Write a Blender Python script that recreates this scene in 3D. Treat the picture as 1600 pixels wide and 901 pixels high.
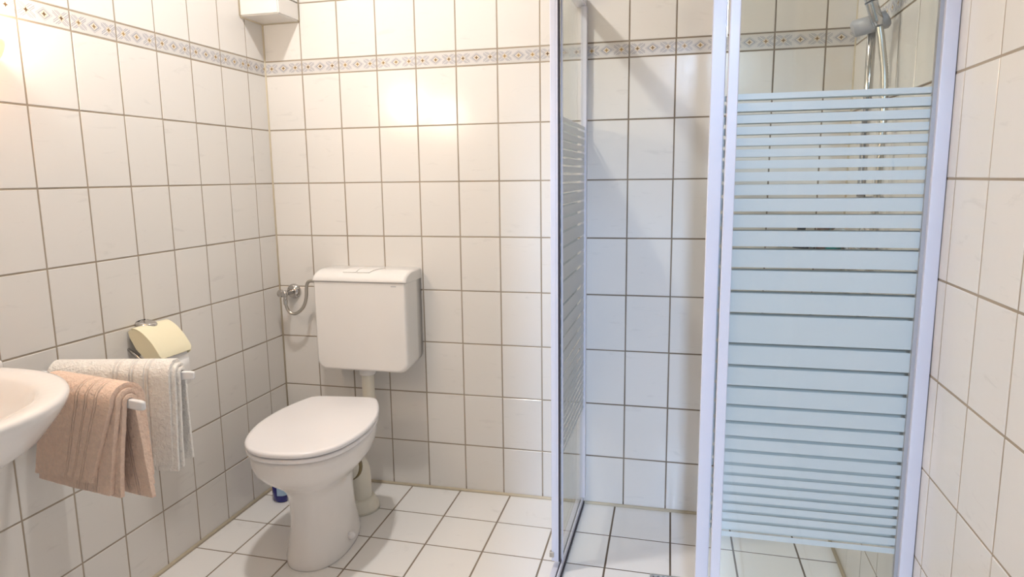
import bpy, bmesh, math, random
from mathutils import Vector, Matrix, noise
random.seed(7)
S = bpy.context.scene
C = S.collection
for o in list(bpy.data.objects): bpy.data.objects.remove(o)

# ------------------------------------------------------------------ camera
R_ = Vector((0.97070554, 0.23994154, -0.01260249))
U_ = Vector((-0.02613996, 0.15760019, 0.98715697))
F_ = Vector((-0.23884612, 0.95790931, -0.15925544))
cam = bpy.data.cameras.new('camera'); cam.sensor_width = 36; cam.sensor_fit = 'HORIZONTAL'
cam.lens = 1079.744 / 1600 * 36; cam.clip_start = 0.02
co = bpy.data.objects.new('camera', cam); C.objects.link(co)
M = Matrix.Identity(4)
for i in range(3):
    M[i][0] = R_[i]; M[i][1] = U_[i]; M[i][2] = -F_[i]
M.translation = Vector((1.5415679, -2.3938635, 1.19484107))
co.matrix_world = M
S.camera = co

# ------------------------------------------------------------------ world and light
w = bpy.data.worlds.new('world'); S.world = w; w.use_nodes = True
bg = w.node_tree.nodes['Background']
bg.inputs[0].default_value = (0.62, 0.78, 1.0, 1); bg.inputs[1].default_value = 0.4

def area(name, loc, rot, sx, sy, power, col):
    l = bpy.data.lights.new(name, 'AREA'); l.shape = 'RECTANGLE'; l.size = sx; l.size_y = sy
    l.energy = power; l.color = col
    o = bpy.data.objects.new(name, l); C.objects.link(o); o.location = loc; o.rotation_euler = rot
    return o
# daylight from a high window far back in the next room, coming down through the open doorway behind the camera
DAY = 205
area('window_daylight', (1.84, -7.0, 3.1), (math.radians(74), 0, 0), 0.32, 1.0, DAY, (0.50, 0.69, 1.0))
CEIL_W = 13.5
SCONCE_W = 5.7
S.view_settings.view_transform = 'Standard'
S.view_settings.look = 'None'
S.view_settings.gamma = 1
S.view_settings.use_curve_mapping = False
S.view_settings.exposure = 0.30

# ------------------------------------------------------------------ materials
def mat(name):
    m = bpy.data.materials.new(name); m.use_nodes = True
    nt = m.node_tree
    return m, nt, nt.nodes['Principled BSDF']
def simple(name, col, rough=0.4, metal=0.0, spec=0.5, bump=0, bscale=200):
    m, nt, b = mat(name)
    n = nt.nodes.new('ShaderNodeTexNoise'); n.inputs['Scale'].default_value = 6
    mx = nt.nodes.new('ShaderNodeMix'); mx.data_type = 'RGBA'
    mx.inputs['A'].default_value = (*col, 1); mx.inputs['B'].default_value = (*[c * 0.94 for c in col], 1)
    tc = nt.nodes.new('ShaderNodeTexCoord')
    nt.links.new(tc.outputs['Object'], n.inputs['Vector'])
    nt.links.new(n.outputs['Fac'], mx.inputs['Factor'])
    nt.links.new(mx.outputs['Result'], b.inputs['Base Color'])
    b.inputs['Roughness'].default_value = rough; b.inputs['Metallic'].default_value = metal
    b.inputs['Specular IOR Level'].default_value = spec
    if bump:
        n2 = nt.nodes.new('ShaderNodeTexNoise'); n2.inputs['Scale'].default_value = bscale; n2.inputs['Detail'].default_value = 3
        bp = nt.nodes.new('ShaderNodeBump'); bp.inputs['Strength'].default_value = bump; bp.inputs['Distance'].default_value = 0.002
        nt.links.new(tc.outputs['Object'], n2.inputs['Vector'])
        nt.links.new(n2.outputs['Fac'], bp.inputs['Height']); nt.links.new(bp.outputs['Normal'], b.inputs['Normal'])
    return m

def math_node(nt, op, a, b=None, c=None):
    n = nt.nodes.new('ShaderNodeMath'); n.operation = op
    for i, v in enumerate((a, b, c)):
        if v is None: continue
        if isinstance(v, (int, float)): n.inputs[i].default_value = v
        else: nt.links.new(v, n.inputs[i])
    return n.outputs[0]
def mixcol(nt, fac, a, b):
    n = nt.nodes.new('ShaderNodeMix'); n.data_type = 'RGBA'
    if isinstance(fac, (int, float)): n.inputs['Factor'].default_value = fac
    else: nt.links.new(fac, n.inputs['Factor'])
    for k, v in (('A', a), ('B', b)):
        if isinstance(v, tuple): n.inputs[k].default_value = (*v, 1)
        else: nt.links.new(v, n.inputs[k])
    return n.outputs['Result']

TILE = (0.78, 0.75, 0.715)
def tile_base(nt, base):
    """glazed tile colour with faint slanting grey veins, shifted from tile to tile"""
    tc = nt.nodes.new('ShaderNodeTexCoord'); oi = nt.nodes.new('ShaderNodeObjectInfo')
    ad = nt.nodes.new('ShaderNodeVectorMath'); ad.operation = 'MULTIPLY_ADD'
    cmb = nt.nodes.new('ShaderNodeCombineXYZ')
    for i in range(3): nt.links.new(oi.outputs['Random'], cmb.inputs[i])
    nt.links.new(cmb.outputs[0], ad.inputs[0]); ad.inputs[1].default_value = (7, 3, 9)
    nt.links.new(tc.outputs['Object'], ad.inputs[2])
    mp = nt.nodes.new('ShaderNodeMapping'); mp.inputs['Rotation'].default_value = (0, math.radians(35), 0)
    mp.inputs['Scale'].default_value = (9, 9, 38)
    nt.links.new(ad.outputs[0], mp.inputs['Vector'])
    n = nt.nodes.new('ShaderNodeTexNoise'); n.inputs['Scale'].default_value = 1.0; n.inputs['Detail'].default_value = 4
    n.inputs['Roughness'].default_value = 0.6; n.inputs['Distortion'].default_value = 0.8
    nt.links.new(mp.outputs[0], n.inputs['Vector'])
    v = math_node(nt, 'SUBTRACT', n.outputs['Fac'], 0.62)
    v = math_node(nt, 'MULTIPLY', v, 5.0); 
    cl = nt.nodes.new('ShaderNodeClamp'); nt.links.new(v, cl.inputs[0]); cl.inputs[2].default_value = 0.5
    return mixcol(nt, cl.outputs[0], base, tuple(c * 0.86 for c in base)), tc
def tile_mat(name, base, rough):
    m, nt, b = mat(name)
    col, tc = tile_base(nt, base)
    nt.links.new(col, b.inputs['Base Color'])
    b.inputs['Roughness'].default_value = rough
    n = nt.nodes.new('ShaderNodeTexNoise'); n.inputs['Scale'].default_value = 22
    bp = nt.nodes.new('ShaderNodeBump'); bp.inputs['Strength'].default_value = 0.12; bp.inputs['Distance'].default_value = 0.002
    nt.links.new(tc.outputs['Object'], n.inputs['Vector'])
    nt.links.new(n.outputs['Fac'], bp.inputs['Height']); nt.links.new(bp.outputs['Normal'], b.inputs['Normal'])
    return m
def border_mat():
    """printed border: white edge lines, grey-blue lattice of diamonds, small gold-brown stars"""
    m, nt, b = mat('border_print')
    tc = nt.nodes.new('ShaderNodeTexCoord')
    sp = nt.nodes.new('ShaderNodeSeparateXYZ'); nt.links.new(tc.outputs['Object'], sp.inputs[0])
    x, z = sp.outputs[0], sp.outputs[2]
    az = math_node(nt, 'ABSOLUTE', z); ax = math_node(nt, 'ABSOLUTE', x)
    # cell coordinate: three cells of 49 mm
    t = math_node(nt, 'DIVIDE', x, 0.049)
    f = math_node(nt, 'SUBTRACT', t, math_node(nt, 'ROUND', t))
    cx = math_node(nt, 'MULTIPLY', math_node(nt, 'ABSOLUTE', f), 0.049)
    inner = math_node(nt, 'LESS_THAN', az, 0.0165)
    band = lambda v, lo, hi: math_node(nt, 'MULTIPLY', math_node(nt, 'GREATER_THAN', v, lo), math_node(nt, 'LESS_THAN', v, hi))
    dm = math_node(nt, 'ADD', math_node(nt, 'MULTIPLY', ax, 0.70), az)
    incentre = math_node(nt, 'LESS_THAN', ax, 0.0245)
    outside = math_node(nt, 'SUBTRACT', 1.0, incentre)
    diamond = math_node(nt, 'MULTIPLY', math_node(nt, 'ADD', band(dm, 0.0095, 0.0135), band(dm, 0.0155, 0.0168)), incentre)
    # crosses around the outer stars: pale diagonals on a grey lattice of chevrons
    xx = math_node(nt, 'ABSOLUTE', math_node(nt, 'SUBTRACT', math_node(nt, 'MULTIPLY', cx, 0.72), az))
    chev = math_node(nt, 'MULTIPLY', math_node(nt, 'ADD', band(xx, 0.0022, 0.0048), band(xx, 0.0068, 0.0092)), outside)
    lat = math_node(nt, 'MULTIPLY', math_node(nt, 'MAXIMUM', diamond, chev), inner)
    ground = mixcol(nt, inner, (0.69, 0.665, 0.63), (0.65, 0.625, 0.61))
    c1 = mixcol(nt, math_node(nt, 'MULTIPLY', lat, 0.9), ground, (0.34, 0.34, 0.385))
    # beaded lines along both edges
    bead_ = math_node(nt, 'GREATER_THAN', math_node(nt, 'SINE', math_node(nt, 'MULTIPLY', x, 1800)), -0.2)
    pl = band(az, 0.0172, 0.0188)
    c1 = mixcol(nt, math_node(nt, 'MULTIPLY', math_node(nt, 'MULTIPLY', pl, bead_), 0.55), c1, (0.50, 0.49, 0.50))
    c1 = mixcol(nt, math_node(nt, 'MULTIPLY', band(az, 0.0205, 0.0214), 0.5), c1, (0.5, 0.47, 0.44))
    # pale halo and star
    q = math_node(nt, 'ADD', math_node(nt, 'SQRT', cx), math_node(nt, 'SQRT', az))
    halo = math_node(nt, 'LESS_THAN', math_node(nt, 'ADD', cx, az), 0.0105)
    c1 = mixcol(nt, math_node(nt, 'MULTIPLY', halo, 0.8), c1, (0.70, 0.61, 0.48))
    star = math_node(nt, 'LESS_THAN', q, 0.098)
    oi = nt.nodes.new('ShaderNodeObjectInfo')
    sc = mixcol(nt, oi.outputs['Random'], (0.13, 0.075, 0.04), (0.40, 0.26, 0.10))
    c1 = mixcol(nt, star, c1, sc)
    nt.links.new(c1, b.inputs['Base Color']); b.inputs['Roughness'].default_value = 0.22
    return m
def grout_mat():
    """beige cement joint, brown with mould inside the shower and in patches elsewhere"""
    m, nt, b = mat('grout')
    g = nt.nodes.new('ShaderNodeNewGeometry')
    sp = nt.nodes.new('ShaderNodeSeparateXYZ'); nt.links.new(g.outputs['Position'], sp.inputs[0])
    n = nt.nodes.new('ShaderNodeTexNoise'); n.inputs['Scale'].default_value = 7; n.inputs['Detail'].default_value = 5
    nt.links.new(g.outputs['Position'], n.inputs['Vector'])
    wet = math_node(nt, 'MULTIPLY', math_node(nt, 'GREATER_THAN', sp.outputs[0], 1.2), math_node(nt, 'GREATER_THAN', sp.outputs[1], -0.85))
    low = math_node(nt, 'LESS_THAN', sp.outputs[2], 0.02)
    fac = math_node(nt, 'ADD', math_node(nt, 'MULTIPLY', wet, 0.45), math_node(nt, 'MULTIPLY', n.outputs['Fac'], 0.75))
    fac = math_node(nt, 'ADD', fac, math_node(nt, 'MULTIPLY', low, 0.30))
    fac = math_node(nt, 'SUBTRACT', fac, 0.27)
    cl = nt.nodes.new('ShaderNodeClamp'); nt.links.new(fac, cl.inputs[0])
    col = mixcol(nt, cl.outputs[0], (0.40, 0.335, 0.26), (0.11, 0.075, 0.05))
    nt.links.new(col, b.inputs['Base Color']); b.inputs['Roughness'].default_value = 0.8
    return m
def glass_mat(name, tint, refl=0.7):
    """clear pane: straight-through transmission plus a Fresnel reflection"""
    m = bpy.data.materials.new(name); m.use_nodes = True; nt = m.node_tree; nt.nodes.clear()
    out = nt.nodes.new('ShaderNodeOutputMaterial'); tr = nt.nodes.new('ShaderNodeBsdfTransparent')
    tr.inputs[0].default_value = (*tint, 1)
    gl = nt.nodes.new('ShaderNodeBsdfGlossy'); gl.inputs['Roughness'].default_value = 0.02
    fr = nt.nodes.new('ShaderNodeFresnel'); g = nt.nodes.new('ShaderNodeNewGeometry')
    nt.links.new(math_node(nt, 'MULTIPLY_ADD', g.outputs['Backfacing'], 1 / 1.5 - 1.5, 1.5), fr.inputs['IOR'])
    mx = nt.nodes.new('ShaderNodeMixShader')
    nt.links.new(math_node(nt, 'MULTIPLY', fr.outputs[0], refl), mx.inputs[0])
    nt.links.new(tr.outputs[0], mx.inputs[1]); nt.links.new(gl.outputs[0], mx.inputs[2])
    nt.links.new(mx.outputs[0], out.inputs[0])
    return m
def stripe_mat():
    m = bpy.data.materials.new('frosted_stripe'); m.use_nodes = True; nt = m.node_tree; nt.nodes.clear()
    out = nt.nodes.new('ShaderNodeOutputMaterial')
    d = nt.nodes.new('ShaderNodeBsdfDiffuse'); d.inputs[0].default_value = (0.88, 0.90, 0.92, 1)
    t = nt.nodes.new('ShaderNodeBsdfTranslucent'); t.inputs[0].default_value = (0.78, 0.82, 0.85, 1)
    mx = nt.nodes.new('ShaderNodeMixShader'); mx.inputs[0].default_value = 0.35
    nt.links.new(d.outputs[0], mx.inputs[1]); nt.links.new(t.outputs[0], mx.inputs[2])
    g = nt.nodes.new('ShaderNodeBsdfGlossy'); g.inputs['Roughness'].default_value = 0.25
    m2 = nt.nodes.new('ShaderNodeMixShader'); m2.inputs[0].default_value = 0.05
    nt.links.new(mx.outputs[0], m2.inputs[1]); nt.links.new(g.outputs[0], m2.inputs[2])
    nt.links.new(m2.outputs[0], out.inputs[0])
    return m
def emit_mat(name, col, strength):
    m, nt, b = mat(name)
    b.inputs['Base Color'].default_value = (*col, 1)
    b.inputs['Emission Color'].default_value = (*col, 1); b.inputs['Emission Strength'].default_value = strength
    return m
def shade_mat():
    """thin alabaster glass: glows warm and lets part of the bulb's light straight through"""
    m = bpy.data.materials.new('alabaster_glass'); m.use_nodes = True; nt = m.node_tree; b = nt.nodes['Principled BSDF']
    tc = nt.nodes.new('ShaderNodeTexCoord'); n = nt.nodes.new('ShaderNodeTexNoise'); n.inputs['Scale'].default_value = 14
    nt.links.new(tc.outputs['Object'], n.inputs['Vector'])
    c = mixcol(nt, n.outputs['Fac'], (1.0, 0.60, 0.28), (1.0, 0.74, 0.44))
    nt.links.new(c, b.inputs['Base Color']); nt.links.new(c, b.inputs['Emission Color']); b.inputs['Emission Strength'].default_value = 0.6
    tr = nt.nodes.new('ShaderNodeBsdfTransparent'); tr.inputs[0].default_value = (1.0, 0.86, 0.66, 1)
    mx = nt.nodes.new('ShaderNodeMixShader'); mx.inputs[0].default_value = 0.42
    out = nt.nodes['Material Output']
    nt.links.new(b.outputs[0], mx.inputs[1]); nt.links.new(tr.outputs[0], mx.inputs[2]); nt.links.new(mx.outputs[0], out.inputs[0])
    return m
def terry_mat(name, col):
    m, nt, b = mat(name)
    tc = nt.nodes.new('ShaderNodeTexCoord')
    n = nt.nodes.new('ShaderNodeTexNoise'); n.inputs['Scale'].default_value = 210; n.inputs['Detail'].default_value = 4
    n2 = nt.nodes.new('ShaderNodeTexNoise'); n2.inputs['Scale'].default_value = 90; n2.inputs['Detail'].default_value = 5
    nt.links.new(tc.outputs['Object'], n.inputs['Vector']); nt.links.new(tc.outputs['Object'], n2.inputs['Vector'])
    # woven band: three flat ribs across the cloth, stored as the vertex attribute 'band'
    at = nt.nodes.new('ShaderNodeAttribute'); at.attribute_name = 'band'
    h = math_node(nt, 'MULTIPLY', math_node(nt, 'ADD', n.outputs['Fac'], n2.outputs['Fac']), math_node(nt, 'SUBTRACT', 1.0, math_node(nt, 'MULTIPLY', at.outputs['Fac'], 0.75)))
    bp = nt.nodes.new('ShaderNodeBump'); bp.inputs['Strength'].default_value = 0.85; bp.inputs['Distance'].default_value = 0.005
    nt.links.new(h, bp.inputs['Height']); nt.links.new(bp.outputs['Normal'], b.inputs['Normal'])
    c = mixcol(nt, n2.outputs['Fac'], tuple(k * 0.84 for k in col), tuple(min(1, k * 1.12) for k in col))
    nt.links.new(c, b.inputs['Base Color'])
    b.inputs['Roughness'].default_value = 0.95; b.inputs['Specular IOR Level'].default_value = 0.1
    b.inputs['Sheen Weight'].default_value = 0.3
    return m

m_tile = tile_mat('wall_tile_glaze', TILE, 0.17)
m_ftile = tile_mat('floor_tile_glaze', (0.87, 0.85, 0.83), 0.22)
m_border = border_mat()
m_grout = grout_mat()
m_sil = simple('silicone', (0.60, 0.52, 0.39), 0.5)
m_plaster = simple('plaster', (0.78, 0.77, 0.75), 0.8, bump=0.1)
m_cer = simple('ceramic', (0.88, 0.84, 0.81), 0.08)
m_cist = simple('cistern_plastic', (0.84, 0.81, 0.78), 0.22)
m_seat = simple('seat_plastic', (0.90, 0.87, 0.87), 0.16)
m_pipe = simple('cream_pipe', (0.80, 0.76, 0.66), 0.3)
m_chrome = simple('chrome', (0.60, 0.58, 0.56), 0.12, 1.0)
m_steel = simple('brushed_steel', (0.55, 0.52, 0.47), 0.32, 1.0)
m_grey = simple('grey_plastic', (0.42, 0.42, 0.44), 0.35)
m_alu = simple('white_lacquered_aluminium', (0.72, 0.72, 0.80), 0.3)
m_black = simple('black_seal', (0.02, 0.012, 0.02), 0.5)
m_dark = simple('dark_plastic', (0.05, 0.05, 0.06), 0.4)
m_glass = glass_mat('shower_glass', (0.972, 0.985, 0.975), 0.5)
m_stripe = stripe_mat()
m_cream = simple('cream_plastic', (0.90, 0.83, 0.60), 0.25)
m_paper = simple('tissue', (0.88, 0.86, 0.84), 0.95, bump=0.2)
m_card = simple('cardboard', (0.20, 0.12, 0.06), 0.9)
m_white = simple('white_plastic', (0.85, 0.85, 0.86), 0.25)
m_beige = terry_mat('beige_terry', (0.90, 0.67, 0.535))
m_ivory = terry_mat('ivory_terry', (0.94, 0.88, 0.83))
m_blue = simple('blue_plastic', (0.015, 0.015, 0.22), 0.2)
m_label = simple('pale_blue_label', (0.42, 0.58, 0.78), 0.35)
m_teal = simple('teal_plastic', (0.01, 0.22, 0.22), 0.25)
m_brown = simple('brown_plastic', (0.12, 0.07, 0.05), 0.3)

# ------------------------------------------------------------------ helpers
def obj(name, bm, m, parent=None, smooth=False, bevel=0, sub=0):
    me = bpy.data.meshes.new(name)
    bmesh.ops.recalc_face_normals(bm, faces=bm.faces)
    bm.to_mesh(me); bm.free()
    me.materials.append(m)
    if smooth:
        for p in me.polygons: p.use_smooth = True
    o = bpy.data.objects.new(name, me); C.objects.link(o)
    if parent: o.parent = parent
    if bevel:
        b = o.modifiers.new('bevel', 'BEVEL'); b.width = bevel; b.segments = 3; b.limit_method = 'ANGLE'; b.angle_limit = math.radians(40)
        for p in me.polygons: p.use_smooth = True
        wn = o.modifiers.new('wn', 'WEIGHTED_NORMAL')
    if sub:
        s = o.modifiers.new('sub', 'SUBSURF'); s.levels = sub; s.render_levels = sub
    return o
def thing(name, label, cat, loc=(0, 0, 0), group=None):
    o = bpy.data.objects.new(name, None); C.objects.link(o); o.location = loc; o.empty_display_size = 0.05
    o['label'] = label; o['category'] = cat
    if group: o['group'] = group
    return o
def tag(o, label, cat, group=None):
    o['label'] = label; o['category'] = cat
    if group: o['group'] = group
    return o
def box(bm, x0, x1, y0, y1, z0, z1):
    v = [bm.verts.new((x, y, z)) for x in (x0, x1) for y in (y0, y1) for z in (z0, z1)]
    for f in ((0, 1, 3, 2), (4, 6, 7, 5), (0, 4, 5, 1), (2, 3, 7, 6), (0, 2, 6, 4), (1, 5, 7, 3)):
        bm.faces.new([v[i] for i in f])
    return bm
def nb(): return bmesh.new()
def loft(bm, rings, cap0=True, cap1=True, closed=True):
    vs = [[bm.verts.new(p) for p in r] for r in rings]
    n = len(rings[0])
    for a, b in zip(vs, vs[1:]):
        for i in range(n if closed else n - 1):
            j = (i + 1) % n
            bm.faces.new((a[i], a[j], b[j], b[i]))
    if cap0: bm.faces.new(vs[0][::-1])
    if cap1: bm.faces.new(vs[-1])
    return vs
def tube(bm, pts, r, n=12, cap=True):
    """round tube along a polyline; r may be a list"""
    pts = [Vector(p) for p in pts]; rings = []
    up = Vector((0, 0, 1))
    prev = None
    for i, p in enumerate(pts):
        t = (pts[min(i + 1, len(pts) - 1)] - pts[max(i - 1, 0)]).normalized()
        if prev is None:
            a = t.cross(up if abs(t.z) < 0.9 else Vector((1, 0, 0))).normalized()
        else:
            a = (prev - t * prev.dot(t)).normalized()
        prev = a; b = t.cross(a)
        rr = r[i] if isinstance(r, (list, tuple)) else r
        rings.append([p + (a * math.cos(k * 2 * math.pi / n) + b * math.sin(k * 2 * math.pi / n)) * rr for k in range(n)])
    loft(bm, rings, cap, cap)
    return bm
def lathe(bm, prof, c, axis='Z', n=32):
    """prof: list of (radius, height) along the axis from c"""
    rings = []
    for r, h in prof:
        ring = []
        for k in range(n):
            a = k * 2 * math.pi / n; u, v = math.cos(a) * r, math.sin(a) * r
            if axis == 'Z': ring.append(Vector(c) + Vector((u, v, h)))
            elif axis == 'Y': ring.append(Vector(c) + Vector((u, h, v)))
            else: ring.append(Vector(c) + Vector((h, u, v)))
        rings.append(ring)
    loft(bm, rings)
    return bm
def smoothline(pts, k=8):
    """Catmull-Rom through pts"""
    P = [Vector(p) for p in pts]; P = [P[0] * 2 - P[1]] + P + [P[-1] * 2 - P[-2]]
    out = []
    for i in range(1, len(P) - 2):
        for j in range(k):
            t = j / k; a, b, c, d = P[i - 1:i + 3]
            out.append(0.5 * (2 * b + (c - a) * t + (2 * a - 5 * b + 4 * c - d) * t * t + (3 * b - a - 3 * c + d) * t ** 3))
    out.append(P[-2]); return out

# ------------------------------------------------------------------ tiles
RX = 2.038; YF = -2.62; ZC = 2.60
TT = 0.006          # tile thickness in front of the wall body
J = 0.0038          # joint width
_cache = {}
def tile_mesh(w_, h_, m, kind):
    key = (round(w_, 4), round(h_, 4), m.name)
    if key in _cache: return _cache[key]
    a, b = w_ / 2, h_ / 2; c = 0.0013
    V = []; 
    for (ix, d) in ((0, 0.0), (0, -(TT - c)), (c, -TT)):
        V += [(-a + ix, d, -b + ix), (a - ix, d, -b + ix), (a - ix, d, b - ix), (-a + ix, d, b - ix)]
    Fc = [(8, 9, 10, 11)]
    for k in (0, 4):
        for i in range(4):
            j = (i + 1) % 4; Fc.append((k + i, k + j, k + 4 + j, k + 4 + i))
    me = bpy.data.meshes.new(kind); me.from_pydata(V, [], Fc); me.update(); me.materials.append(m)
    _cache[key] = me
    return me
def tile(parent, name, w_, h_, loc, rot, m, jit=0.0022):
    o = bpy.data.objects.new(name, tile_mesh(w_ - J, h_ - J, m, name)); C.objects.link(o)
    o.parent = parent; o.location = loc
    e = [rot[0], rot[1], rot[2]]
    j1, j2 = random.gauss(0, jit), random.gauss(0, jit)
    mrot = Matrix.Rotation(rot[2], 4, 'Z') @ Matrix.Rotation(rot[0], 4, 'X') @ Matrix.Rotation(max(-.005, min(.005, j1)), 4, 'X') @ Matrix.Rotation(max(-.005, min(.005, j2)), 4, 'Z')
    o.rotation_euler = mrot.to_euler()
    return o
Z0 = 1.579; Q = 0.199
rows = [(0.004, Z0 - 7 * Q)] + [(Z0 - (k + 1) * Q, Z0 - k * Q) for k in range(6, -1, -1)]
rows_border = (Z0, Z0 + 0.052)
zt = Z0 + 0.052
rows += [(zt + k * Q, min(zt + (k + 1) * Q, ZC)) for k in range(5)]
def struct(name, bm, m, **k):
    o = obj(name, bm, m, **k); o['kind'] = 'structure'; return o

wb = struct('wall_back', box(nb(), -0.12, RX + 0.12, 0.0009, 0.12, 0, ZC), m_grout)
wl = struct('wall_left', box(nb(), -0.12, -0.0009, YF - 0.1, 0.0, 0, ZC), m_grout)
wr = struct('wall_right', box(nb(), RX + 0.0009, RX + 0.12, YF - 0.1, 0.0, 0, ZC), m_grout)
fl = struct('floor', box(nb(), -0.12, RX + 0.12, YF - 0.1, 0.12, -0.1, -0.0009), m_grout)
struct('ceiling', box(nb(), -0.12, RX + 0.12, YF - 0.1, 0.12, ZC, ZC + 0.1), m_plaster)
# wall behind the camera with the open doorway
bm = nb(); box(bm, 0, 1.30, YF - 0.1, YF, 0, ZC); box(bm, 1.30, 2.0, YF - 0.1, YF, 2.02, ZC); box(bm, 2.0, RX, YF - 0.1, YF, 0, ZC)
struct('wall_front', bm, m_plaster)

def tile_wall(wall, joints, place, rotz):
    for a, b in zip(joints, joints[1:]):
        for (z0, z1) in rows:
            tile(wall, 'tile', abs(b - a), z1 - z0, place((a + b) / 2, (z0 + z1) / 2), (0, 0, rotz), m_tile)
        z0, z1 = rows_border
        tile(wall, 'border_tile', abs(b - a), z1 - z0, place((a + b) / 2, (z0 + z1) / 2), (0, 0, rotz), m_border, 0.001)
jb = [0.0] + [0.003 + 0.15 * k for k in range(1, 14)] + [RX]
tile_wall(wb, jb, lambda a, z: (a, TT, z), 0)
jl = [-0.0] + [-0.110 - 0.15 * k for k in range(0, 17)] + [YF]
tile_wall(wl, jl, lambda a, z: (-TT, a, z), math.pi / 2)
jr = [0.0] + [-0.158 - 0.15 * k for k in range(0, 17)] + [YF]
tile_wall(wr, jr, lambda a, z: (RX + TT, a, z), -math.pi / 2)
# floor tiles, 20 cm, laid slightly out of square
fx = [0.0] + [0.137 + 0.1978 * k for k in range(0, 10)] + [RX]
fy = [0.0] + [-0.197 * k for k in range(1, 14)] + [YF]
def fpt(i, j):
    x, y = fx[i], fy[j]
    return Vector((x - (0.02 * y if 0 < i < len(fx) - 1 else 0), y - (0.016 * x if 0 < j < len(fy) - 1 else 0), 0))
for i in range(len(fx) - 1):
    for j in range(len(fy) - 1):
        q = [fpt(i, j + 1), fpt(i + 1, j + 1), fpt(i + 1, j), fpt(i, j)]
        c = sum(q, Vector()) / 4; V = []
        for ins, z in ((0.0029, -TT), (0.0029, -0.0006), (0.0035, 0.0)):
            V += [(p.x - c.x - math.copysign(ins, p.x - c.x), p.y - c.y - math.copysign(ins, p.y - c.y), z) for p in q]
        Fc = [(8, 9, 10, 11)] + [(k + m, k + (m + 1) % 4, k + 4 + (m + 1) % 4, k + 4 + m) for k in (0, 4) for m in range(4)]
        me = bpy.data.meshes.new('floor_tile'); me.from_pydata(V, [], Fc); me.update(); me.materials.append(m_ftile)
        o = bpy.data.objects.new('floor_tile', me); C.objects.link(o); o.parent = fl; o.location = c
        o.rotation_euler = (random.gauss(0, 0.0009), random.gauss(0, 0.0009), 0)

# silicone beads along the foot of the walls and in the corners
def bead(name, p, q, r, m=m_sil):
    bm = nb(); tube(bm, [p, q], r, 8); o = struct(name, bm, m, smooth=True); return o
bead('trim_1', (0, -0.002, 0.003), (RX, -0.002, 0.003), 0.0065)
bead('trim_2', (0.002, 0, 0.003), (0.002, YF, 0.003), 0.0075)
bead('trim_3', (RX - 0.002, 0, 0.003), (RX - 0.002, YF, 0.003), 0.007)
bead('trim_4', (0, 0, 0), (0, 0, ZC), 0.0045)
bead('trim_5', (RX, 0, 0), (RX, 0, ZC), 0.004)

# tiled boxing of a pipe in the corner
bx_ = thing('pipe_boxing', 'white tiled pipe boxing hanging from above in the corner over the toilet', 'boxing', (0, 0, 1.768))
BX, BY, BZ = 0.152, -0.134, 0.0
obj('core', box(nb(), 0.002, BX - 0.004, BY + 0.004, -0.002, 0.004, ZC - 1.768), m_grout, bx_)
def free_tile(name, w_, h_, loc, rot, parent):
    return tile(parent, name, w_, h_, loc, rot, m_tile, 0.001)
for k in range(5):
    z0, z1 = (0, 0.062) if k == 0 else (0.062 + (k - 1) * 0.199, min(0.062 + k * 0.199, ZC - 1.768))
    free_tile('tile', BX, z1 - z0, (BX / 2, BY + 0.004, (z0 + z1) / 2), (0, 0, 0), bx_)
    free_tile('tile', -BY, z1 - z0, (BX - 0.004, BY / 2, (z0 + z1) / 2), (0, 0, math.pi / 2), bx_)
free_tile('tile', BX, -BY, (BX / 2, BY / 2, 0.004), (math.pi / 2, 0, 0), bx_)
bm = nb(); tube(bm, [(0.001, BY, 0), (0.001, -0.001, -0.001), (BX, -0.001, 0)], 0.0055, 8); tube(bm, [(BX, -0.001, 0), (BX, -0.001, 0.8)], 0.005, 8); tube(bm, [(0.001, BY, 0), (0.001, BY, 0.8)], 0.005, 8)
obj('silicone_joint', bm, m_sil, bx_, smooth=True)

# ------------------------------------------------------------------ toilet
TX = 0.40
def rel(o, root):   # keep world-space mesh under a moved root
    o.matrix_parent_inverse = Matrix.Translation(-Vector(root.location)); return o
tl = thing('toilet', 'white ceramic floor-standing toilet with closed lid under the cistern', 'toilet', (0.42, -0.48, 0))
TA = math.radians(7)
def tpt(lat, al, z):     # toilet frame: lateral / along the bowl axis, slightly turned on the floor
    return Vector((0.387 + lat * math.cos(TA) + al * math.sin(TA), -0.245 + lat * math.sin(TA) - al * math.cos(TA), z))
half = smoothline([(0, -0.005, 0), (0.06, -0.005, 0), (0.100, -0.002, 0), (0.122, 0.012, 0), (0.134, 0.04, 0), (0.153, 0.09, 0), (0.172, 0.165, 0), (0.180, 0.26, 0), (0.171, 0.35, 0), (0.147, 0.428, 0), (0.112, 0.478, 0), (0.070, 0.505, 0), (0.03, 0.515, 0), (0, 0.516, 0)], 10)
outline = [(p.x, p.y) for p in half] + [(-p.x, p.y) for p in reversed(half[1:-1])]
NA = 72
def polar(c_al, pts):
    """radius of a closed outline about (0, c_al), sampled at NA angles"""
    A = sorted(((math.atan2(x, y - c_al) % (2 * math.pi)), math.hypot(x, y - c_al)) for x, y in pts)
    out = []
    for k in range(NA):
        t = 2 * math.pi * k / NA
        lo = max((q for q in A if q[0] <= t), default=(A[-1][0] - 2 * math.pi, A[-1][1])); hi = min((q for q in A if q[0] > t), default=(A[0][0] + 2 * math.pi, A[0][1]))
        f = (t - lo[0]) / max(1e-6, hi[0] - lo[0]); out.append(lo[1] + (hi[1] - lo[1]) * f)
    return out
LIDR = polar(0.26, outline)
def lid_ring(z, inset):
    return [tpt((LIDR[k] - inset) * math.sin(2 * math.pi * k / NA), 0.26 + (LIDR[k] - inset) * math.cos(2 * math.pi * k / NA), z) for k in range(NA)]
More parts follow.
